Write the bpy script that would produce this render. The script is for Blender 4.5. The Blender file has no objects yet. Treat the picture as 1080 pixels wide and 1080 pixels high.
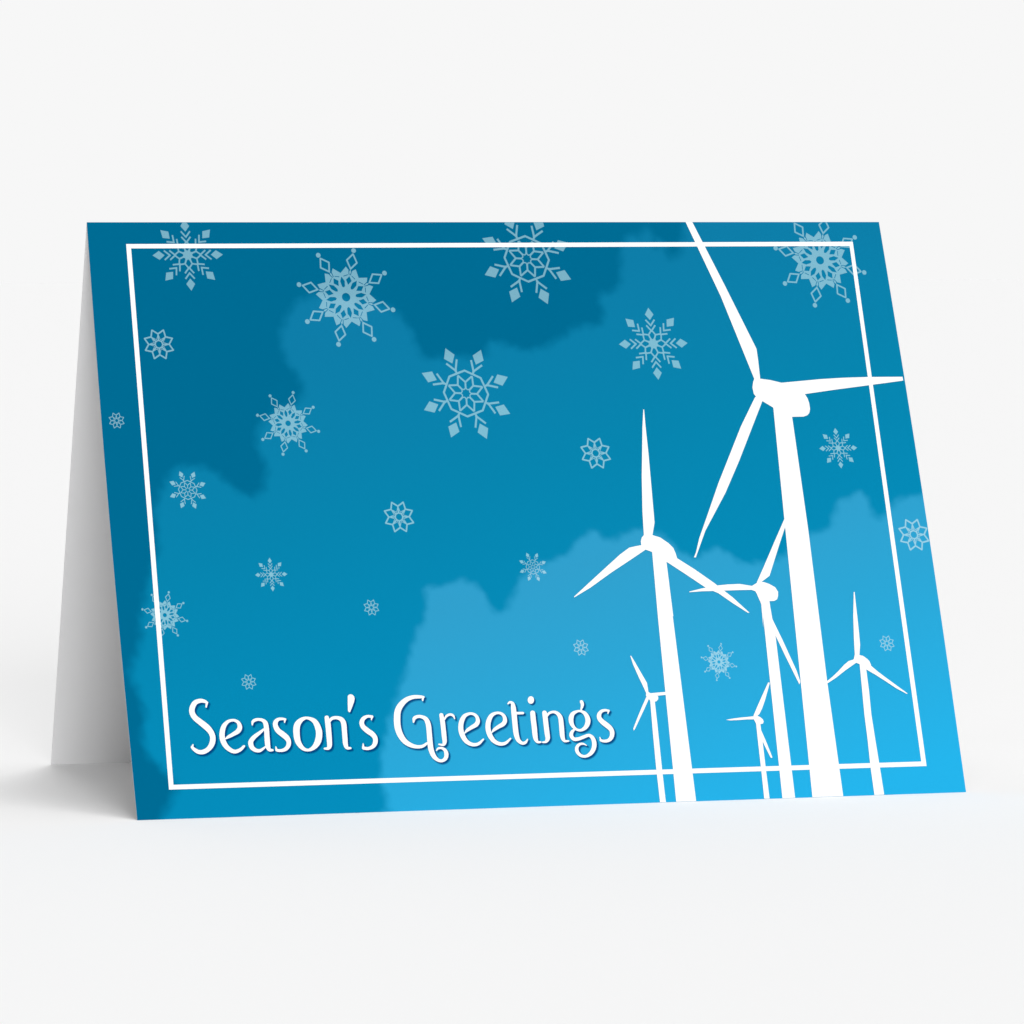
# A folded greeting card standing like a tent on a white studio floor.
import bpy, bmesh, math
import numpy as np
from mathutils import Matrix, Vector
from mathutils.geometry import delaunay_2d_cdt

# ---------------------------------------------------------------- data (all artwork in millimetres on the card's own face:
# u from its left edge, v down from its fold)
CARD_W=169.111; CARD_H=127.0; HALF=0.430789
CAM_LOC=(-0.237331, -0.917215, 0.103418)
CAM_ROT=[[0.9670084, 0.0164795, -0.2542107], [-0.2547174, 0.048039, -0.9658216], [-0.0037042, 0.9987095, 0.0506517]]
CAM_LENS=160.7662
LETTERS=[('S', [(False, [(15.695, 103.467, 0.431), (15.113, 103.158, 0.71), (14.308, 103.046, 0.836), (13.302, 103.424, 0.963), (12.64, 104.484, 1.064), (12.553, 105.495, 1.09), (13.035, 106.523, 1.14), (13.988, 107.438, 1.216), (15.111, 108.484, 1.267), (15.871, 109.519, 1.14), (16.171, 110.666, 1.09), (15.903, 111.921, 1.064), (15.144, 112.969, 0.938), (14.062, 113.565, 0.912), (13.096, 113.535, 0.836), (12.363, 113.046, 0.71), (11.946, 112.554, 0.558)]), (False, [(15.622, 103.465, 0.507), (15.409, 104.374, 0.279)]), (False, [(11.922, 112.553, 0.558), (12.163, 111.994, 0.203)])]), ('e', [(False, [(18.524, 111.118, 0.127), (19.17, 110.695, 0.57), (20.318, 110.097, 0.76), (21.285, 109.494, 0.912), (21.7, 108.683, 0.912), (21.445, 107.724, 0.697), (20.573, 107.254, 0.532), (19.454, 107.5, 0.634), (18.541, 108.461, 0.912), (18.09, 109.84, 1.039), (18.063, 111.103, 1.064), (18.478, 112.316, 1.039), (19.248, 113.224, 0.912), (20.239, 113.697, 0.786), (21.364, 113.354, 0.634), (22.158, 112.646, 0.456)])]), ('a', [(False, [(24.206, 108.316, 0.253), (24.361, 107.686, 0.532), (24.907, 107.321, 0.608), (25.647, 107.241, 0.558), (26.361, 107.453, 0.697), (26.836, 108.014, 0.938), (26.949, 109.033, 0.988), (26.907, 110.554, 1.014), (26.875, 111.82, 1.039), (26.898, 112.897, 0.963), (27.144, 113.537, 0.71), (27.744, 113.644, 0.431)]), (False, [(26.439, 109.271, 0.38), (25.519, 109.979, 0.634), (24.394, 110.794, 0.811), (23.687, 111.595, 0.912), (23.545, 112.223, 0.988), (23.755, 112.988, 0.938), (24.398, 113.552, 0.786), (25.18, 113.665, 0.634), (25.95, 113.247, 0.431), (26.544, 112.759, 0.253)])]), ('s', [(False, [(30.838, 107.37, 0.456), (30.175, 107.249, 0.532), (29.43, 107.354, 0.659), (28.891, 107.884, 0.887), (28.796, 108.644, 0.988), (29.171, 109.608, 1.09), (30.003, 110.395, 1.166), (30.786, 111.18, 1.115), (31.105, 111.951, 0.938), (30.936, 112.833, 0.836), (30.322, 113.51, 0.735), (29.442, 113.774, 0.583), (28.654, 113.711, 0.558)]), (False, [(30.799, 107.394, 0.456), (30.656, 108.001, 0.228)]), (False, [(28.55, 113.644, 0.532), (28.444, 112.945, 0.177)])]), ('o', [(True, [(35.219, 107.213, 0.554), (36.65, 107.943, 1.01), (37.249, 109.435, 1.238), (37.296, 110.744, 1.271), (36.871, 112.202, 1.238), (35.971, 113.348, 0.88), (34.819, 113.85, 0.554), (33.759, 113.41, 0.815), (32.971, 112.081, 1.14), (32.827, 110.281, 1.271), (33.108, 108.656, 1.238), (33.995, 107.618, 0.88)])]), ('n', [(False, [(39.167, 107.28, 0.896), (39.268, 108.349, 1.075), (39.267, 109.987, 1.075), (39.234, 111.621, 1.043), (39.162, 113.007, 0.945), (38.819, 113.601, 0.652), (38.12, 113.644, 0.391)]), (False, [(39.553, 108.194, 0.391), (40.177, 107.474, 0.619), (41.142, 107.339, 0.684), (42.026, 107.693, 0.912), (42.42, 108.525, 1.043), (42.424, 110.082, 1.01), (42.39, 111.555, 1.01), (42.371, 112.862, 0.945), (42.614, 113.605, 0.717), (43.284, 113.708, 0.424)])]), ('apostrophe', [('poly', [(43.8, 102.926), (44.068, 102.637), (44.395, 102.547), (44.812, 102.674), (45.091, 103.062), (45.142, 103.508), (44.95, 104.162), (44.543, 105.055), (43.945, 106.271), (43.737, 106.282), (43.542, 106.013), (43.657, 104.371)])]), ('s', [(False, [(48.259, 107.335, 0.521), (47.345, 107.243, 0.587), (46.508, 107.662, 0.782), (46.061, 108.47, 0.912), (46.255, 109.378, 1.01), (47.044, 110.222, 1.108), (47.925, 110.938, 1.075), (48.416, 111.74, 0.978), (48.348, 112.721, 0.912), (47.79, 113.522, 0.749), (46.831, 113.901, 0.619), (45.923, 113.79, 0.652)]), (False, [(48.23, 107.302, 0.521), (48.065, 107.987, 0.196)]), (False, [(45.863, 113.756, 0.554), (45.904, 112.874, 0.196)])]), ('G', [(False, [(59.069, 103.543, 0.434), (58.292, 103.477, 0.666), (57.009, 103.485, 0.782), (55.683, 103.917, 0.927), (54.442, 104.909, 1.13), (53.597, 106.204, 1.245), (53.261, 107.805, 1.303), (53.179, 109.558, 1.303), (53.508, 111.174, 1.245), (54.282, 112.584, 1.101), (55.396, 113.449, 0.927), (56.632, 113.838, 0.724), (57.775, 113.757, 0.608), (58.761, 113.16, 0.434)]), (False, [(58.923, 103.568, 0.521), (58.811, 104.227, 0.319)]), (False, [(56.489, 108.706, 0.319), (56.712, 107.937, 0.666), (57.433, 107.577, 0.637), (58.277, 107.661, 0.695), (59.074, 108.197, 0.927), (59.412, 109.306, 1.043), (59.426, 110.916, 1.043), (59.382, 112.668, 1.072), (59.408, 114.42, 1.072), (59.823, 115.862, 0.956), (60.583, 116.716, 0.695), (61.417, 116.889, 0.608), (62.151, 116.402, 0.753), (62.415, 115.536, 0.84), (62.218, 114.727, 0.695), (61.558, 114.254, 0.492), (60.837, 114.349, 0.405), (60.464, 114.774, 0.174)])]), ('r', [(False, [(62.264, 107.412, 0.84), (62.356, 108.808, 0.956), (62.368, 110.42, 0.956), (62.353, 111.883, 0.956), (62.321, 112.978, 0.84), (61.984, 113.596, 0.55), (61.129, 113.482, 0.319)]), (False, [(62.759, 108.38, 0.29), (63.264, 107.661, 0.463), (64.011, 107.346, 0.492), (64.628, 107.584, 0.492), (64.882, 108.267, 0.203)])]), ('e', [(False, [(66.486, 111.416, 0.127), (67.119, 110.769, 0.57), (68.059, 110.181, 0.735), (69.058, 109.634, 0.862), (69.529, 108.877, 0.836), (69.373, 107.908, 0.684), (68.743, 107.374, 0.558), (67.874, 107.31, 0.558), (66.922, 107.771, 0.786), (66.23, 108.843, 0.963), (65.916, 110.117, 1.014), (65.988, 111.401, 1.039), (66.475, 112.659, 0.963), (67.203, 113.424, 0.836), (68.164, 113.774, 0.71), (69.185, 113.575, 0.583), (70.219, 112.71, 0.329)])]), ('e', [(False, [(72.014, 111.431, 0.127), (72.65, 110.782, 0.57), (73.594, 110.194, 0.735), (74.597, 109.645, 0.862), (75.072, 108.887, 0.836), (74.918, 107.917, 0.684), (74.287, 107.383, 0.558), (73.415, 107.318, 0.558), (72.459, 107.78, 0.786), (71.762, 108.853, 0.963), (71.445, 110.129, 1.014), (71.514, 111.416, 1.039), (72.0, 112.675, 0.963), (72.728, 113.441, 0.836), (73.691, 113.792, 0.71), (74.716, 113.593, 0.583), (75.755, 112.727, 0.329)])]), ('t', [(False, [(76.073, 105.433, 0.279), (76.486, 105.122, 0.456), (76.984, 105.395, 0.71), (77.077, 106.237, 0.988), (77.056, 107.527, 1.064), (77.029, 109.201, 1.064), (77.004, 110.745, 1.064), (77.046, 112.032, 1.039), (77.335, 113.133, 0.862), (78.043, 113.758, 0.659), (78.752, 113.601, 0.532), (79.198, 112.998, 0.253)]), (False, [(77.126, 107.464, 0.558), (78.887, 107.477, 0.507)])]), ('i', [('poly', [(81.488, 104.813), (81.442, 105.019), (81.355, 105.21), (81.232, 105.373), (81.081, 105.496), (80.914, 105.571), (80.742, 105.593), (80.576, 105.561), (80.427, 105.477), (80.307, 105.346), (80.222, 105.177), (80.179, 104.983), (80.18, 104.775), (80.226, 104.569), (80.314, 104.378), (80.437, 104.215), (80.587, 104.092), (80.754, 104.017), (80.926, 103.994), (81.092, 104.026), (81.241, 104.111), (81.362, 104.242), (81.447, 104.41), (81.49, 104.605)]), (False, [(80.9, 107.51, 1.014), (80.862, 108.929, 1.064), (80.873, 110.476, 1.064), (80.835, 111.891, 1.039), (80.898, 112.986, 0.887), (81.204, 113.599, 0.558), (81.828, 113.644, 0.355)])]), ('n', [(False, [(83.33, 107.556, 0.963), (83.343, 108.744, 1.014), (83.337, 110.421, 1.014), (83.346, 111.967, 1.014), (83.334, 112.932, 0.887), (82.904, 113.601, 0.532), (82.225, 113.695, 0.304)]), (False, [(83.624, 108.494, 0.304), (84.155, 107.735, 0.482), (85.075, 107.426, 0.532), (85.9, 107.722, 0.735), (86.432, 108.577, 0.938), (86.479, 109.999, 0.988), (86.424, 111.546, 0.988), (86.413, 112.705, 0.912), (86.695, 113.525, 0.608), (87.532, 113.602, 0.329)])]), ('g', [(False, [(91.182, 105.457, 0.71), (91.284, 106.082, 0.659), (90.908, 107.108, 0.329)]), (True, [(90.47, 107.38, 0.431), (91.493, 107.837, 0.76), (91.979, 108.758, 0.988), (91.989, 109.728, 1.014), (91.461, 110.747, 0.836), (90.498, 111.389, 0.558), (89.621, 111.311, 0.507), (88.913, 110.67, 0.684), (88.578, 109.756, 0.912), (88.663, 108.725, 0.988), (89.212, 107.835, 0.76)]), (False, [(89.066, 111.191, 0.355), (88.422, 111.816, 0.684), (88.243, 112.584, 0.786), (88.758, 113.244, 0.76), (89.777, 113.186, 0.684), (90.833, 112.818, 0.659), (91.879, 112.541, 0.634), (92.546, 113.103, 0.811), (92.763, 114.141, 0.912), (92.522, 115.293, 0.887), (91.778, 116.325, 0.76), (90.725, 116.883, 0.558), (89.733, 116.723, 0.634), (89.092, 115.958, 0.735), (89.073, 115.057, 0.684), (89.631, 114.405, 0.532), (90.407, 114.262, 0.431), (91.122, 114.631, 0.177)])]), ('s', [(False, [(96.55, 107.506, 0.456), (95.802, 107.38, 0.532), (95.039, 107.591, 0.634), (94.502, 108.25, 0.836), (94.459, 109.025, 0.963), (94.998, 109.818, 1.064), (95.913, 110.648, 1.115), (96.556, 111.417, 0.988), (96.699, 112.327, 0.912), (96.335, 113.22, 0.811), (95.661, 113.754, 0.659), (94.763, 113.842, 0.583), (94.175, 113.669, 0.507)]), (False, [(96.55, 107.506, 0.431), (96.314, 108.083, 0.203)]), (False, [(94.178, 113.644, 0.482), (94.054, 112.995, 0.152)])])]
TURBINES=[[[(126.391, 0.03), (127.841, 0.03), (132.95, 14.364), (138.005, 29.089), (138.018, 31.668), (137.887, 36.059), (136.654, 36.047), (131.818, 17.07)], [(136.704, 35.673), (137.813, 35.844), (140.083, 36.188), (142.569, 36.855), (143.202, 39.748), (141.734, 42.932), (139.856, 42.377), (137.647, 40.861), (136.708, 40.211), (136.061, 39.297), (135.954, 37.802), (136.274, 36.577)], [(141.547, 36.791), (142.576, 36.801), (146.495, 36.466), (150.948, 36.082), (156.176, 35.811), (161.396, 35.701), (169.081, 35.725), (169.081, 36.103), (169.081, 36.588), (161.651, 37.533), (153.979, 38.473), (147.118, 39.417), (141.071, 40.259)], [(140.335, 38.115), (144.601, 37.09), (147.118, 39.417), (147.558, 40.331), (147.77, 41.401), (147.79, 42.736), (147.509, 43.64), (147.022, 44.167), (146.154, 44.476), (143.576, 44.498), (139.753, 42.376)], [(136.224, 39.992), (137.036, 39.681), (137.698, 40.861), (130.483, 54.956), (134.978, 46.568), (131.03, 53.911), (127.011, 61.196), (121.63, 69.437), (118.879, 75.181), (118.478, 75.173), (119.066, 74.049), (120.171, 70.965), (122.254, 66.591), (125.769, 59.082), (132.271, 46.534)], [(139.941, 40.246), (143.643, 40.287), (143.635, 44.445), (143.645, 46.679), (143.638, 69.853), (143.058, 102.828), (142.988, 126.97), (142.948, 126.97), (136.493, 126.97), (136.497, 126.97), (137.994, 88.378), (138.848, 66.891), (139.685, 46.628)]], [[(111.868, 42.475), (112.029, 42.477), (111.868, 46.274), (111.749, 52.055), (111.125, 67.426), (110.317, 70.258), (108.518, 70.224), (108.864, 65.052), (109.687, 57.258), (111.212, 46.265)], [(108.531, 70.121), (110.33, 70.155), (111.914, 70.703), (113.508, 71.974), (114.377, 73.025), (114.726, 74.219), (114.925, 75.41), (112.485, 76.081), (109.676, 73.757), (108.344, 73.214), (107.712, 72.273), (107.709, 71.499), (108.018, 70.628)], [(107.812, 72.275), (106.434, 72.506), (105.101, 72.789), (102.977, 74.239), (99.933, 76.745), (96.623, 79.491), (92.336, 83.071), (92.312, 83.274), (95.914, 81.264), (100.769, 78.045), (105.075, 75.414), (108.594, 73.219)], [(112.628, 74.95), (114.938, 75.307), (118.285, 77.748), (121.916, 80.709), (125.504, 83.977), (128.619, 87.386), (128.311, 87.43), (125.564, 85.416), (122.614, 83.038), (120.253, 81.907), (116.382, 78.891), (112.411, 75.874)], [(109.828, 73.347), (112.563, 75.465), (112.494, 87.771), (112.384, 87.769), (112.221, 126.932), (112.321, 126.97), (108.138, 126.97), (108.102, 126.97), (109.258, 87.694), (109.267, 87.695)]], [[(139.073, 66.739), (138.851, 68.719), (137.185, 72.334), (134.994, 77.22), (133.97, 79.527), (131.745, 81.027), (131.054, 80.909), (132.904, 77.694), (135.918, 72.309)], [(116.543, 82.697), (116.562, 82.543), (119.246, 81.936), (122.329, 81.387), (124.869, 81.186), (127.392, 81.138), (129.85, 81.604), (131.387, 81.432), (131.165, 83.076), (129.732, 82.478), (127.214, 82.473), (122.681, 82.526), (119.166, 82.55)], [(129.951, 81.607), (131.477, 80.764), (132.578, 80.839), (133.681, 81.276), (134.843, 82.024), (135.314, 83.015), (135.187, 83.94), (134.887, 84.654), (134.184, 84.998), (132.926, 84.969), (131.173, 84.878), (130.728, 83.324)], [(130.878, 83.327), (133.219, 84.667), (133.211, 86.21), (133.428, 92.369), (133.473, 92.446), (132.864, 126.97), (132.84, 126.97), (130.23, 126.97), (130.201, 126.97), (131.438, 88.222), (131.128, 90.777), (131.37, 85.653)], [(133.16, 86.209), (133.283, 88.266), (133.082, 88.262), (134.831, 93.428), (136.893, 100.096), (137.368, 102.467), (137.083, 103.069), (136.651, 101.838), (135.055, 97.216), (133.473, 92.446), (133.367, 91.344)]], [[(102.448, 96.026), (102.63, 96.03), (103.267, 97.395), (104.287, 99.779), (105.199, 101.857), (105.266, 103.947), (104.773, 104.082), (104.466, 103.03), (103.611, 100.507), (102.828, 97.982)], [(104.787, 103.971), (105.28, 103.836), (105.794, 104.111), (106.377, 104.128), (106.768, 104.511), (107.168, 104.821), (107.097, 105.377), (106.677, 105.812), (106.153, 105.909), (105.443, 105.739), (104.962, 104.907), (104.645, 104.526)], [(105.543, 104.067), (107.203, 103.965), (108.9, 103.863), (108.82, 104.495), (107.118, 104.633), (105.618, 104.926)], [(104.772, 104.678), (105.317, 104.991), (104.051, 107.224), (102.67, 109.521), (101.515, 111.486), (101.216, 111.847), (101.162, 111.401), (102.367, 109.03), (103.552, 106.838)], [(105.407, 105.441), (106.336, 105.616), (106.264, 110.814), (106.035, 120.408), (105.957, 126.461), (105.991, 126.97), (104.743, 126.97), (104.755, 126.786), (104.86, 119.634), (105.087, 112.63)]], [[(130.541, 102.482), (130.874, 102.491), (130.796, 102.79), (129.358, 106.275), (128.54, 107.935), (127.785, 109.146), (127.042, 109.722), (126.483, 109.481), (127.362, 107.901), (128.957, 105.14)], [(120.646, 110.129), (122.221, 109.915), (123.902, 109.741), (125.203, 109.668), (126.51, 109.557), (126.677, 110.233), (125.133, 110.188), (123.094, 110.276), (121.433, 110.301)], [(126.39, 109.628), (127.082, 109.424), (127.851, 109.746), (128.37, 110.284), (128.493, 110.735), (128.249, 111.175), (127.567, 111.304), (126.841, 111.208), (126.52, 110.303)], [(126.838, 110.686), (127.721, 110.712), (127.696, 114.436), (127.577, 120.74), (127.52, 126.83), (127.492, 126.97), (126.367, 126.97), (126.398, 126.97), (126.587, 120.708), (126.701, 115.521)], [(127.399, 111.448), (127.797, 112.876), (128.38, 114.829), (129.27, 118.312), (129.172, 118.494), (128.893, 118.374), (128.169, 116.384), (127.512, 114.431), (127.272, 112.935)]], [[(151.456, 83.428), (151.659, 83.433), (151.55, 85.603), (151.461, 88.699), (151.334, 92.044), (151.181, 94.866), (150.675, 97.314), (149.7, 97.391), (150.012, 93.81), (150.598, 88.679)], [(149.775, 96.843), (150.748, 97.134), (151.437, 97.303), (152.11, 97.852), (152.627, 98.435), (152.854, 99.199), (152.884, 99.768), (151.685, 100.267), (150.363, 99.019), (149.658, 98.698), (149.274, 98.233)], [(149.874, 97.718), (149.184, 98.079), (148.206, 98.356), (147.158, 99.124), (145.648, 100.52), (144.46, 101.508), (142.922, 102.598), (142.848, 103.123), (145.087, 101.827), (147.167, 100.372), (149.722, 98.775)], [(152.003, 99.366), (152.917, 99.542), (154.229, 100.865), (155.561, 102.037), (157.566, 103.758), (159.773, 105.634), (159.606, 105.743), (157.466, 104.436), (155.44, 102.867), (153.402, 101.373), (151.621, 100.189)], [(150.492, 98.644), (151.724, 99.737), (151.649, 104.651), (151.408, 109.916), (151.465, 115.168), (151.56, 120.401), (151.64, 126.725), (151.621, 126.97), (149.503, 126.97), (149.577, 126.841), (149.597, 121.082), (149.829, 115.118), (149.917, 109.872), (150.227, 103.856)]]]
BORDER={'outer': [(7.657, 4.884), (162.598, 4.604), (161.532, 121.215), (6.674, 121.022)], 'inner': [(8.587, 5.858), (161.76, 5.594), (160.549, 120.214), (7.627, 120.07)]}
DARK=[(-5.53, -7.308), (127.983, -7.521), (126.134, 0.39), (124.98, 4.544), (124.259, 6.941), (122.855, 8.244), (121.468, 7.805), (121.182, 5.192), (119.905, 3.881), (118.807, 6.058), (118.174, 1.26), (115.843, 3.44), (114.046, 3.002), (111.618, 6.044), (110.871, 12.111), (109.453, 15.344), (105.601, 16.833), (105.998, 20.273), (104.822, 23.267), (99.881, 23.875), (95.917, 26.62), (90.009, 28.913), (85.667, 28.241), (81.804, 26.938), (80.415, 28.623), (78.583, 30.723), (73.449, 30.256), (67.84, 30.63), (65.728, 28.082), (64.892, 24.695), (63.216, 21.721), (61.053, 19.588), (57.854, 17.873), (52.968, 17.211), (48.092, 16.551), (44.11, 16.955), (41.0, 18.629), (38.642, 22.829), (37.505, 26.599), (38.285, 30.791), (40.311, 34.15), (41.105, 38.115), (38.513, 40.785), (34.862, 42.399), (32.153, 44.433), (30.442, 48.325), (31.435, 52.241), (31.998, 54.504), (31.044, 58.578), (28.955, 60.378), (27.092, 59.735), (24.38, 57.857), (21.202, 54.748), (16.524, 53.452), (13.175, 54.624), (10.79, 58.043), (8.883, 62.669), (8.877, 67.309), (8.543, 71.324), (7.079, 75.301), (5.523, 80.455), (4.081, 86.577), (3.79, 90.13), (1.709, 95.001), (1.146, 97.343), (2.35, 100.902), (3.301, 105.228), (2.298, 110.646), (3.833, 114.572), (6.556, 117.562), (8.165, 120.512), (6.361, 124.303), (4.196, 128.065), (3.352, 133.766), (-19.654, 132.911)]
LIGHT=[(49.123, 135.467), (49.639, 126.769), (48.911, 120.9), (49.509, 115.048), (51.505, 108.616), (54.299, 101.967), (57.092, 95.472), (58.771, 90.511), (60.825, 87.548), (61.938, 82.533), (62.346, 80.52), (66.49, 80.004), (69.13, 79.047), (72.851, 80.753), (74.464, 83.831), (75.626, 85.68), (77.141, 86.12), (78.714, 84.334), (80.428, 81.328), (82.367, 78.112), (86.558, 75.954), (90.274, 74.597), (92.79, 73.417), (94.221, 71.391), (96.177, 69.987), (98.46, 69.206), (100.099, 70.475), (102.635, 70.936), (105.228, 69.334), (108.899, 68.783), (112.691, 70.511), (114.804, 72.827), (116.621, 74.309), (119.12, 75.186), (121.26, 74.196), (123.981, 73.423), (127.504, 75.771), (130.387, 76.866), (135.142, 76.135), (137.943, 74.948), (140.634, 73.13), (144.496, 70.287), (146.795, 69.912), (148.342, 69.105), (149.808, 65.989), (150.955, 63.699), (152.714, 62.888), (154.447, 62.285), (155.8, 61.465), (156.943, 62.116), (157.521, 63.812), (157.977, 66.345), (159.262, 67.419), (161.327, 65.984), (163.553, 63.494), (166.33, 62.908), (169.32, 62.324), (179.476, 61.221), (196.202, 61.496), (183.465, 140.458)]
FLAKES=[('A', 20.09, 7.34, 7.25), ('A', 115.87, 27.73, 7.4), ('A', 152.68, 51.62, 4.12), ('A', 30.88, 77.01, 3.25), ('B', 74.84, 38.48, 9.73), ('B', 91.06, 8.38, 9.93), ('B', 15.69, 58.69, 3.91), ('B', 84.52, 76.52, 2.99), ('C', 12.53, 27.07, 3.18), ('C', 2.63, 43.57, 1.64), ('C', 58.07, 65.21, 3.21), ('C', 100.58, 52.0, 3.3), ('C', 166.3, 71.12, 3.4), ('C', 50.46, 84.43, 1.62), ('C', 92.45, 93.98, 1.65), ('C', 24.32, 99.39, 1.55), ('C', 156.98, 94.71, 1.63), ('D', 52.01, 16.89, 9.87), ('D', 37.34, 44.6, 6.31), ('D', 154.74, 8.9, 9.74), ('D', 8.87, 85.07, 4.49), ('D', 120.81, 97.79, 3.64)]

sc = bpy.context.scene
col = sc.collection
MM = 0.001
SH, CH = math.sin(HALF), math.cos(HALF)
FOOT = CARD_H*SH          # mm from the middle of the tent to each foot
APEX = CARD_H*CH
THICK = 0.36              # mm of card stock

def lin(c):
    c = c/255.0
    return c/12.92 if c <= 0.04045 else ((c+0.055)/1.055)**2.4

# ---------------------------------------------------------------- card face -> card space
def face(u, v, h):
    """point of the printed face, h mm proud of it"""
    return ((u-CARD_W/2)*MM, (-v*SH - h*CH)*MM, (APEX - v*CH + h*SH)*MM)

# ---------------------------------------------------------------- the colours of the print
PRINT_K = 1.0/1.425        # ink reflectance for the tones below
def seg_dist(P, poly):
    A = np.array(poly); B = np.roll(A, -1, axis=0)
    best = np.full(len(P), 1e9); inside = np.zeros(len(P), bool)
    for a, b in zip(A, B):
        ab = b-a; L = ab@ab
        t = np.clip(((P-a)@ab)/max(L, 1e-9), 0, 1)
        d = np.hypot(*(P-(a+t[:, None]*ab)).T)
        best = np.minimum(best, d)
        c = ((a[1] > P[:, 1]) != (b[1] > P[:, 1]))
        with np.errstate(divide='ignore', invalid='ignore'):
            xi = a[0]+(P[:, 1]-a[1])*(b[0]-a[0])/(b[1]-a[1])
        inside ^= c & (P[:, 0] < xi)
    return np.where(inside, -best, best)
def smooth_poly(poly, n=4):
    A = np.array(poly, float); out = []
    N = len(A)
    for i in range(N):
        p0, p1, p2, p3 = A[i-1], A[i], A[(i+1) % N], A[(i+2) % N]
        for k in range(n):
            t = k/n
            out.append(0.5*((2*p1)+(-p0+p2)*t+(2*p0-5*p1+4*p2-p3)*t*t+(-p0+3*p1-3*p2+p3)*t**3))
    return out
DARK_S = smooth_poly(DARK, 3); LIGHT_S = smooth_poly(LIGHT, 3)
def unlin(c):
    return np.where(c <= 0.0031308, c*12.92, 1.055*np.maximum(c, 1e-9)**(1/2.4)-0.055)
def lin_a(c):
    return np.where(c <= 0.04045, c/12.92, ((c+0.055)/1.055)**2.4)
def stops(s, st):
    xs = [a for a, _ in st]
    return np.stack([np.interp(s, xs, [lin(c[k]) for _, c in st]) for k in range(3)], 1)
def tone(P):
    P = np.asarray(P, float)
    s = 0.8*P[:, 1]/127+0.3*P[:, 0]/CARD_W
    mid = stops(s, MID_STOPS)
    dark = stops(s, DARK_STOPS)
    light = stops(s, LIGHT_STOPS)
    def sm(d, w):
        t = np.clip(0.5-d/(2*w), 0, 1); return t*t*(3-2*t)
    x, y = P[:, 0], P[:, 1]                                      # small puffs along the cloud edges
    j = 0.36*np.sin(1.25*x+1.3*np.sin(0.7*y))*np.sin(1.15*y+1.1*np.sin(0.8*x))+0.10*np.sin(2.6*x+1.4*y)*np.sin(2.2*y-x+0.7)
    kd = sm(seg_dist(P, DARK_S)+j, 1.45)[:, None]
    kl = sm(seg_dist(P, LIGHT_S)+j, 1.1)[:, None]
    c = mid*(1-kl)+light*kl
    return (c*(1-kd)+dark*kd)
MID_STOPS = [(0.0, (16, 126, 170)), (0.25, (14, 126, 169)), (0.5, (7, 134, 176)), (0.7, (5, 140, 185)), (1.1, (4, 146, 195))]
DARK_STOPS = [(0.0, (0, 108, 148)), (1.0, (0, 109, 150))]
LIGHT_STOPS = [(0.0, (50, 160, 206)), (0.65, (49, 161, 206)), (0.8, (44, 168, 216)), (1.05, (37, 182, 237))]
def ink(c): return np.clip(c*PRINT_K, 0, 0.9)

# ---------------------------------------------------------------- materials
def new_mat(name):
    m = bpy.data.materials.new(name); m.use_nodes = True
    nt = m.node_tree; b = nt.nodes['Principled BSDF']
    return m, nt, b
def paper_mat(name, color=None, attr=False, rough=0.6, spec=0.25, bump=0.03):
    m, nt, b = new_mat(name)
    b.inputs['Roughness'].default_value = rough
    b.inputs['Specular IOR Level'].default_value = spec
    if color: b.inputs['Base Color'].default_value = (*color, 1)
    if attr:
        a = nt.nodes.new('ShaderNodeAttribute'); a.attribute_name = 'ink'
        nt.links.new(a.outputs['Color'], b.inputs['Base Color'])
    tc = nt.nodes.new('ShaderNodeTexCoord')
    n = nt.nodes.new('ShaderNodeTexNoise'); n.inputs['Scale'].default_value = 1400; n.inputs['Detail'].default_value = 3
    bp = nt.nodes.new('ShaderNodeBump'); bp.inputs['Strength'].default_value = bump; bp.inputs['Distance'].default_value = 0.0001
    nt.links.new(tc.outputs['Object'], n.inputs['Vector'])
    nt.links.new(n.outputs['Fac'], bp.inputs['Height']); nt.links.new(bp.outputs['Normal'], b.inputs['Normal'])
    return m
M_PRINT = paper_mat('printed_card_face', attr=True, rough=0.8, spec=0.0)
M_WHITEINK = paper_mat('white_print', (0.765, 0.765, 0.76), rough=0.8, spec=0.05)
M_BARE = paper_mat('bare_white_card', (BARE, BARE, BARE) if 'BARE' in globals() else (0.75, 0.75, 0.755), rough=0.75, spec=0.15)
M_SWEEP, _nt, _b = new_mat('studio_paper')
_b.inputs['Base Color'].default_value = (0.862, 0.862, 0.862, 1); _b.inputs['Roughness'].default_value = 1.0
_b.inputs['Specular IOR Level'].default_value = 0.0

# ---------------------------------------------------------------- mesh helpers
def link(name, me, mat, parent=None, label=None, group=None):
    o = bpy.data.objects.new(name, me)
    if mat: me.materials.append(mat)
    col.objects.link(o)
    if parent: o.parent = parent
    if label: o['label'] = label
    if group: o['group'] = group
    return o
def set_ink(me, cols):
    """cols: one colour per vertex"""
    a = me.color_attributes.new('ink', 'FLOAT_COLOR', 'POINT')
    buf = np.ones((len(me.vertices), 4), np.float32); buf[:, :3] = cols
    a.data.foreach_set('color', buf.ravel())
def union(polys, holes=()):
    """flat union of simple polygons (mm), minus the holes -> verts, faces"""
    verts, faces = [], []
    for p in list(polys)+list(holes):
        if area2(range(len(p)), p) < 0: p = p[::-1]
        k = len(verts); verts += [Vector((x, y)) for x, y in p]; faces.append(list(range(k, k+len(p))))
    vo, eo, fo, ov, oe, of = delaunay_2d_cdt(verts, [], faces, 1, 1e-5)
    nh = len(polys)
    keep = [f for f, o in zip(fo, of) if len(o) and not any(i >= nh for i in o)]
    used = sorted({i for f in keep for i in f}); ix = {a: b for b, a in enumerate(used)}
    return [tuple(vo[i]) for i in used], [[ix[i] for i in f] for f in keep]
def area2(f, V): 
    return sum(V[f[i]][0]*V[f[(i+1) % len(f)]][1]-V[f[(i+1) % len(f)]][0]*V[f[i]][1] for i in range(len(f)))
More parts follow.
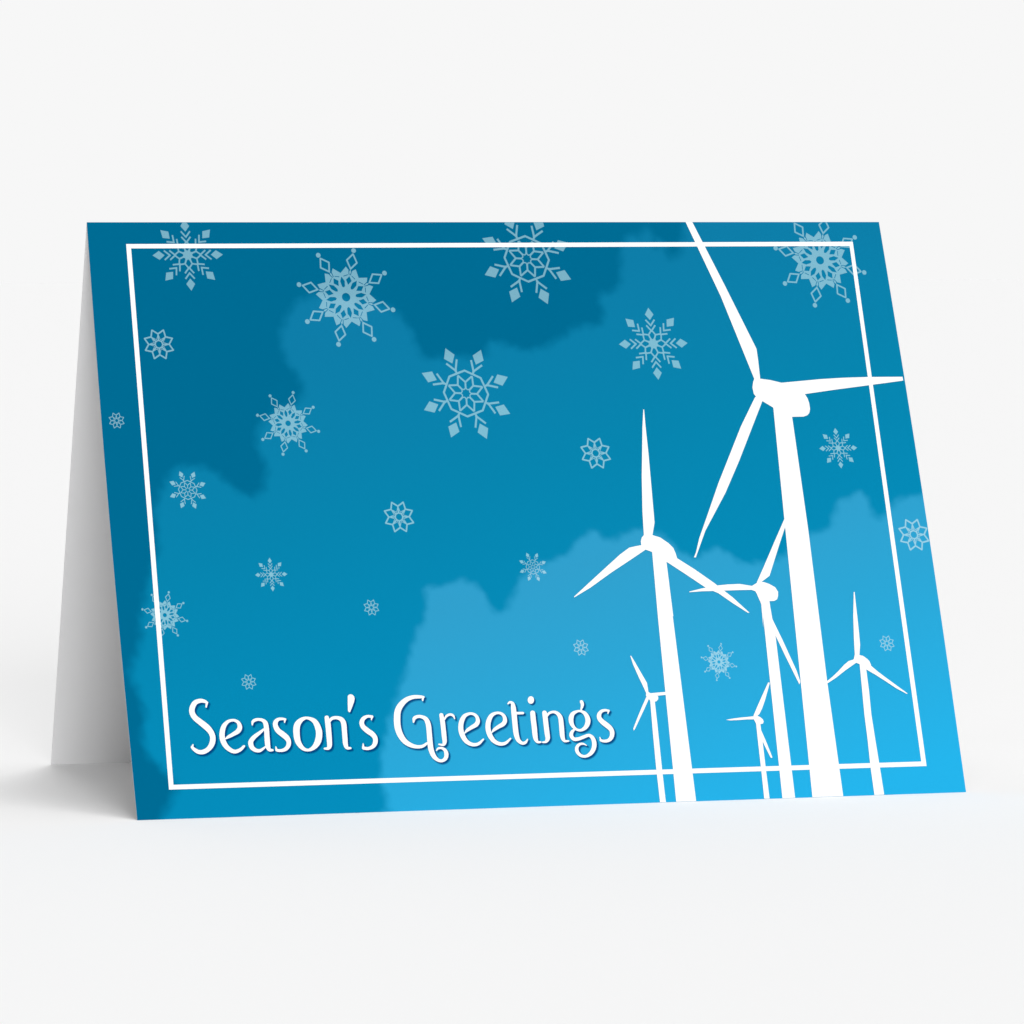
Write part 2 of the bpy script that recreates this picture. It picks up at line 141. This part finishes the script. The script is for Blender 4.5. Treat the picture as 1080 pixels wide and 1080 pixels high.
def printed(name, polys, h, mat, parent, holes=(), colour=None, label=None, group=None):
    """one printed mark: flat ink lying h mm proud of the card face (its origin at its own middle)"""
    V, Fc = union(polys, holes)
    Fc = [f if area2(f, V) < 0 else f[::-1] for f in Fc]         # outward = towards the viewer
    cu = (min(v[0] for v in V)+max(v[0] for v in V))/2; cv = (min(v[1] for v in V)+max(v[1] for v in V))/2
    o0 = Vector(face(cu, cv, 0))
    me = bpy.data.meshes.new(name)
    me.from_pydata([Vector(face(x, y, h))-o0 for x, y in V], [], Fc); me.update()
    o = link(name, me, mat, parent, label, group); o.location = o0
    if colour is not None: set_ink(me, colour(np.array(V)))
    return o

# ---------------------------------------------------------------- stroke -> polygons
def disc(x, y, r, n=14):
    return [(x+r*math.cos(2*math.pi*k/n), y+r*math.sin(2*math.pi*k/n)) for k in range(n)]
def hull(q):
    q = sorted(set(q)); 
    if len(q) < 3: return q
    def half(pts):
        h = []
        for p in pts:
            while len(h) > 1 and (h[-1][0]-h[-2][0])*(p[1]-h[-2][1])-(h[-1][1]-h[-2][1])*(p[0]-h[-2][0]) <= 0: h.pop()
            h.append(p)
        return h[:-1]
    return half(q)+half(q[::-1])
def ribbon(pts, closed, n=6, grow=0.0):
    A = np.array(pts, float); N = len(A); out = []
    rng = range(N) if closed else range(N-1)
    for i in rng:
        if closed: p0, p1, p2, p3 = A[i-1], A[i], A[(i+1) % N], A[(i+2) % N]
        else: p0, p1, p2, p3 = A[max(i-1, 0)], A[i], A[i+1], A[min(i+2, N-1)]
        for k in range(n):
            t = k/n
            out.append(0.5*((2*p1)+(-p0+p2)*t+(2*p0-5*p1+4*p2-p3)*t*t+(-p0+3*p1-3*p2+p3)*t**3))
    if not closed: out.append(A[-1])
    out = np.array(out); M = len(out)
    polys = []
    if closed: T = np.roll(out, -1, 0)[:, :2]-np.roll(out, 1, 0)[:, :2]
    else: T = np.gradient(out[:, :2], axis=0)
    T /= np.linalg.norm(T, axis=1)[:, None]+1e-12
    Nn = np.stack([-T[:, 1], T[:, 0]], 1)
    w = out[:, 2:3]/2+grow
    Lp, Rp = out[:, :2]+Nn*w, out[:, :2]-Nn*w
    for i in range(M if closed else M-1):
        j = (i+1) % M
        polys.append(hull([tuple(map(float, Lp[i])), tuple(map(float, Lp[j])), tuple(map(float, Rp[j])), tuple(map(float, Rp[i]))]))
    if not closed:
        for k in (0, -1): polys.append(disc(out[k, 0], out[k, 1], w[k, 0]))
    return polys
def bar(a, b, w):
    a, b = np.array(a), np.array(b); d = b-a; d /= np.linalg.norm(d); n = np.array([-d[1], d[0]])*w/2
    return [tuple(a+n), tuple(b+n), tuple(b-n), tuple(a-n)]
def pol(r, deg):
    return (r*math.cos(math.radians(deg)), r*math.sin(math.radians(deg)))
def off(r, s, deg):
    """r along the arm, s across it"""
    a = math.radians(deg); return (r*math.cos(a)-s*math.sin(a), r*math.sin(a)+s*math.cos(a))

# ---------------------------------------------------------------- the four snowflake drawings, unit radius
def flake_plain():      # filled lozenges, double chevrons
    P = []
    for k in range(8):
        a = 45*k
        P.append([off(0.655, 0, a), off(0.81, 0.125, a), off(1.0, 0, a), off(0.81, -0.125, a)])
        for s in (1, -1):
            P.append(bar(off(0.49, -0.012*s, a), off(0.665, 0.13*s, a), 0.045))
            P.append(bar(off(0.335, -0.015*s, a), off(0.51, 0.13*s, a), 0.045))
            P.append(bar(off(0.38, 0, a), pol(0.265, a+22.5*s), 0.042))
        P.append(bar(pol(0.12, a+22.5), pol(0.28, a+22.5), 0.045))
        P.append([(0, 0), pol(0.12, a), pol(0.20, a+22.5), pol(0.12, a+45)])
    return P, []
def flake_ring():       # octagon round a star
    P, w = [], 0.042
    for k in range(8):
        a = 45*k+22.5
        P.append([off(0.66, 0, a), off(0.81, 0.125, a), off(1.0, 0, a), off(0.81, -0.125, a)])
        for s in (1, -1): P.append(bar(off(0.485, -0.012*s, a), off(0.705, 0.125*s, a), w))
        P.append(bar(off(0.42, 0, a), off(0.51, 0, a), w))
        P.append(bar(pol(0.475, a-22.5), pol(0.475, a+22.5), w)); P.append(disc(*pol(0.475, a+22.5), w/2, 8))
        for s in (1, -1):
            P.append(bar(pol(0.395, a), pol(0.235, a+22.5*s), w*0.9)); 
        P.append(bar(pol(0.10, a+22.5), pol(0.245, a+22.5), w*0.9))
        P.append(bar(pol(0.12, a+22.5), pol(0.085, a), w*0.6)); P.append(bar(pol(0.12, a-22.5), pol(0.085, a), w*0.6))
    return P, []
def flake_petal():      # eight open petals
    P, w = [], 0.095
    for k in range(8):
        a = 45*k+22.5
        for s in (1, -1):
            P.append(bar(pol(0.965, a), pol(0.655, a+22.5*s), w)); 
            P.append(bar(pol(0.655, a+22.5*s), pol(0.30, a), w*0.42))
        P.append(disc(*pol(0.96, a), w/2, 8)); P.append(disc(*pol(0.655, a+22.5), w/2, 8))
        P.append(bar(pol(0.2, a+22.5), pol(0.655, a+22.5), w*0.85))
        P.append(bar(pol(0.25, a-22.5), pol(0.25, a+22.5), w*0.85))
    return P, []
def flake_beaded():     # open lozenges with beads, dense body
    P, Hs, w = [], [], 0.034
    body = []
    for k in range(8):
        a = 45*k
        body += [pol(0.505, a-22.5), pol(0.635, a-9.5), pol(0.55, a-1.5), pol(0.60, a), pol(0.55, a+1.5), pol(0.635, a+9.5)]
        P.append(disc(*pol(1.0, a), 0.05))
        q = [off(0.605, 0, a), off(0.765, 0.108, a), off(0.925, 0, a), off(0.765, -0.108, a)]
        for i in range(4): P.append(bar(q[i], q[(i+1) % 4], w)); P.append(disc(*q[i], w/2, 8))
        Hs.append([off(0.265, 0, a), off(0.36, 0.06, a), off(0.45, 0, a), off(0.36, -0.06, a)])
        b = a+22.5
        Hs.append([off(0.20, 0.0, b), off(0.23, 0.032, b), off(0.335, 0.048, b), off(0.43, 0.0, b), off(0.335, -0.048, b), off(0.23, -0.032, b)])
        for s in (1, -1):
            Hs.append(bar(off(0.60, 0.04*s, a), off(0.47, 0.012*s, a), 0.015))
            Hs.append(bar(off(0.47, 0.040*s, a), off(0.415, 0.125*s, a), 0.015))
    Hs.append(disc(0, 0, 0.088, 20))
    P.append(body)
    return P, Hs
FLAKE = dict(A=(flake_plain(), -0.6), B=(flake_ring(), 3.0), C=(flake_petal(), 0.0), D=(flake_beaded(), 15.3))

def clip_top(poly, vmin):
    out = []
    for i, a in enumerate(poly):
        b = poly[(i+1) % len(poly)]
        if a[1] >= vmin: out.append(a)
        if (a[1] >= vmin) != (b[1] >= vmin):
            t = (vmin-a[1])/(b[1]-a[1]); out.append((a[0]+t*(b[0]-a[0]), vmin))
    return out

# ---------------------------------------------------------------- the card
card = bpy.data.objects.new('greeting_card', None); col.objects.link(card)
card.empty_display_size = 0.05
card['label'] = 'blue folded greeting card with white wind turbines, snowflakes and lettering, standing open like a tent'
card['category'] = 'greeting card'

def panel(name, side, label):
    """one leaf of the card; side -1 = the printed front, +1 = the back"""
    n_u, n_v = (350, 256) if side < 0 else (24, 16)
    us = np.linspace(0, CARD_W, n_u+1); vs = np.linspace(0, CARD_H, n_v+1)
    V, Fc, C = [], [], []
    skew = 0.1 if side > 0 else 0.0
    def outer(u, v):
        if side < 0: u += 0.48*math.sin(math.pi*v/CARD_H)*(2*u/CARD_W-1)      # the cut edges bow out by half a millimetre
        y = v*SH*side; z = APEX-v*CH
        return ((u-CARD_W/2+skew*(v/CARD_H)*(1-u/CARD_W))*MM, (y+0.004*side)*MM, z*MM)
    def inner(u, v):     # same height on the foot, mitred at the fold
        x, y, z = outer(u, v)
        z2 = z-(THICK/SH)*MM*(1-v/CARD_H) 
        y2 = y-side*(THICK/CH)*MM*(v/CARD_H)
        return (x, y2, z2)
    for v in vs:
        for u in us: V.append(outer(u, v))
    W1 = n_u+1
    for j in range(n_v):
        for i in range(n_u):
            q = [j*W1+i, (j+1)*W1+i, (j+1)*W1+i+1, j*W1+i+1]
            Fc.append(q if side < 0 else q[::-1])
    nf = len(Fc); k = len(V)
    for v in vs: V += [inner(0, v), inner(CARD_W, v)]            # k+2j left, k+2j+1 right
    n = n_v
    rest = [[k+2*j for j in range(n+1)][::-1]+[k+2*j+1 for j in range(n+1)]]
    rest[0] = rest[0][::-1]
    rest += [list(range(W1))[::-1]+[k, k+1], [n*W1+i for i in range(W1)]+[k+2*n+1, k+2*n]]
    for j in range(n):
        rest.append([j*W1, k+2*j, k+2*j+2, (j+1)*W1]); rest.append([j*W1+n_u, (j+1)*W1+n_u, k+2*j+3, k+2*j+1])
    if side > 0: rest = [f[::-1] for f in rest]
    Fc += rest
    me = bpy.data.meshes.new(name); me.from_pydata(V, [], Fc); me.update()
    bm = bmesh.new(); bm.from_mesh(me); bmesh.ops.recalc_face_normals(bm, faces=bm.faces); bm.to_mesh(me); bm.free()
    o = link(name, me, M_PRINT if side < 0 else M_BARE, card, label)
    if side < 0:
        me.materials.append(M_BARE)
        for p in list(me.polygons)[nf:]: p.material_index = 1
        UV = np.array([(u+0.48*math.sin(math.pi*v/CARD_H)*(2*u/CARD_W-1), v) for v in vs for u in us])
        cc = np.concatenate([ink(tone(UV)), np.full((2*len(vs), 3), 0.84)])
        set_ink(me, cc)
    return o
front = panel('front_panel', -1, 'printed front of the card, blue sky with soft cloud shapes and a thin white border')
back = panel('back_panel', 1, 'plain white back leaf of the card, shaded inside the tent')

# snowflakes
KIND = dict(A='pale blue printed snowflake with solid lozenge tips and double chevrons',
            B='pale blue printed snowflake with an octagon round its star and solid lozenge tips',
            C='small pale blue printed snowflake of eight open petals',
            D='pale blue printed snowflake with beads on open lozenge tips and a dense centre')
for k, u, v, r in FLAKES:
    (P, Hs), rot = FLAKE[k]
    a = math.radians(rot); ca, sa = math.cos(a), math.sin(a)
    tr = lambda p: [(u+r*(x*ca-y*sa), v+r*1.10*(x*sa+y*ca)) for x, y in p]
    P2 = [q for q in (clip_top(tr(p), 0.06) for p in P) if len(q) > 2]
    H2 = [q for q in (clip_top(tr(p), 0.0) for p in Hs) if len(q) > 2]
    al = 0.49 if r > 4.5 else 0.53
    def colour(UV, al=al):                                       # half-tone white over the blues
        return ink(lin_a(unlin(tone(UV))*(1-al)+0.985*al))
    printed('snowflake', P2, 0.02, M_PRINT, front, H2, colour, KIND[k], 'snowflakes printed on the card')

# thin white border line
o_, i_ = BORDER['outer'], BORDER['inner']
printed('border_line', [[o_[j], o_[(j+1) % 4], i_[(j+1) % 4], i_[j]] for j in range(4)], 0.045, M_WHITEINK, front)

# turbines
TL = ['largest white wind turbine, its blades running off the card', 'white wind turbine with an upright blade, left of the largest',
      'white wind turbine partly behind the largest tower', 'small white wind turbine beside the lettering',
      'smallest white wind turbine, between two thick towers', 'small white wind turbine at the right, inside the border']
for i, tb in enumerate(TURBINES):
    printed('wind_turbine', tb, 0.07+0.006*i, M_WHITEINK, front, (), None, TL[i], 'wind turbines printed on the card')

# lettering with its printed drop shadow, the shade drawn in dark ink
def letter_polys(strokes, du=0, dv=0, grow=0.0):
    P = []
    for kind, pts in strokes:
        if kind == 'poly': q = [pts]
        else: q = ribbon(pts, kind, 5, grow)
        P += [[(x+du, y+dv) for x, y in p] for p in q]
    return P
allp = lambda du, dv, g: [p for _, st in LETTERS for p in letter_polys(st, du, dv, g)]
def sh(k): return lambda UV: ink(tone(UV)*(1-k)+np.array([lin(0), lin(62), lin(124)])*k)
printed('lettering_drop_shadow', allp(0.32, 0.34, 0.16), 0.02, M_PRINT, front, (), sh(0.45), 'soft dark blue drop shadow printed behind the white lettering')
printed('lettering_drop_shadow', allp(0.30, 0.32, 0.0), 0.04, M_PRINT, front, (), sh(0.9), 'dark blue drop shadow printed behind the white lettering')
for ch, st in LETTERS:
    what = 'apostrophe' if ch == 'apostrophe' else 'letter '+ch
    printed('letter', letter_polys(st), 0.075, M_WHITEINK, front, (), None, 'white printed '+what, 'letters of the greeting')

# ---------------------------------------------------------------- the surface: a matt white studio floor
def studio_floor():
    R = 400.0; V = [(0, 0, 0)]+[(R*math.cos(2*math.pi*k/96), R*math.sin(2*math.pi*k/96), 0) for k in range(96)]
    me = bpy.data.meshes.new('ground'); me.from_pydata(V, [], [(0, k+1, (k+1) % 96+1) for k in range(96)]); me.update()
    o = link('ground', me, M_SWEEP); o['kind'] = 'structure'; o['label'] = 'matt white studio surface under and around the card'
studio_floor()

# ---------------------------------------------------------------- light
w = bpy.data.worlds.new('World'); sc.world = w; w.use_nodes = True
nt = w.node_tree; bg = nt.nodes['Background']     # white studio all round, a little dimmer overhead
tc = nt.nodes.new('ShaderNodeTexCoord'); sp = nt.nodes.new('ShaderNodeSeparateXYZ')
mr = nt.nodes.new('ShaderNodeMapRange'); mr.interpolation_type = 'SMOOTHSTEP'
mr.inputs['From Min'].default_value = 0.12; mr.inputs['From Max'].default_value = 0.45
mr.inputs['To Min'].default_value = 0.930; mr.inputs['To Max'].default_value = 0.60
nt.links.new(tc.outputs['Generated'], sp.inputs[0]); nt.links.new(sp.outputs['Z'], mr.inputs['Value'])
mx = nt.nodes.new('ShaderNodeMapRange'); mx.interpolation_type = 'SMOOTHSTEP'        # far left of the world dimmed, added to darken the tent's inside
mx.inputs['From Min'].default_value = -0.85; mx.inputs['From Max'].default_value = -0.25
mx.inputs['To Min'].default_value = 0.12; mx.inputs['To Max'].default_value = 1.0
mul = nt.nodes.new('ShaderNodeMath'); mul.operation = 'MULTIPLY'
nt.links.new(sp.outputs['X'], mx.inputs['Value']); nt.links.new(mx.outputs['Result'], mul.inputs[0]); nt.links.new(mr.outputs['Result'], mul.inputs[1])
nt.links.new(mul.outputs[0], bg.inputs['Strength']); bg.inputs[0].default_value = (1, 1, 1, 1)
def sun(name, strength, angle, azim, elev, color=(1, 1, 1)):
    """azim: direction the light comes FROM, degrees anticlockwise from +X"""
    l = bpy.data.lights.new(name, 'SUN'); l.energy = strength; l.angle = math.radians(angle); l.color = color
    o = bpy.data.objects.new(name, l); col.objects.link(o)
    d = Vector((math.cos(math.radians(azim))*math.cos(math.radians(elev)), math.sin(math.radians(azim))*math.cos(math.radians(elev)), math.sin(math.radians(elev))))
    o.rotation_euler = d.to_track_quat('Z', 'Y').to_euler(); o.location = d*1.5
    return o
sun('overhead_softbox', 1.25, 22, 0, 83)
sun('front_softbox', 1.84, 19, -93.5, 15)

# ---------------------------------------------------------------- camera
cd = bpy.data.cameras.new('camera'); cam = bpy.data.objects.new('camera', cd); col.objects.link(cam)
cd.sensor_width = 36; cd.sensor_fit = 'HORIZONTAL'; cd.lens = CAM_LENS
cd.clip_start = 0.01; cd.clip_end = 1000
Mx = Matrix(CAM_ROT).to_4x4(); Mx.translation = Vector(CAM_LOC); cam.matrix_world = Mx
sc.camera = cam

sc.view_settings.view_transform = 'Standard'; sc.view_settings.look = 'None'
sc.view_settings.exposure = 0; sc.view_settings.gamma = 1; sc.view_settings.use_curve_mapping = False
sc.render.film_transparent = False
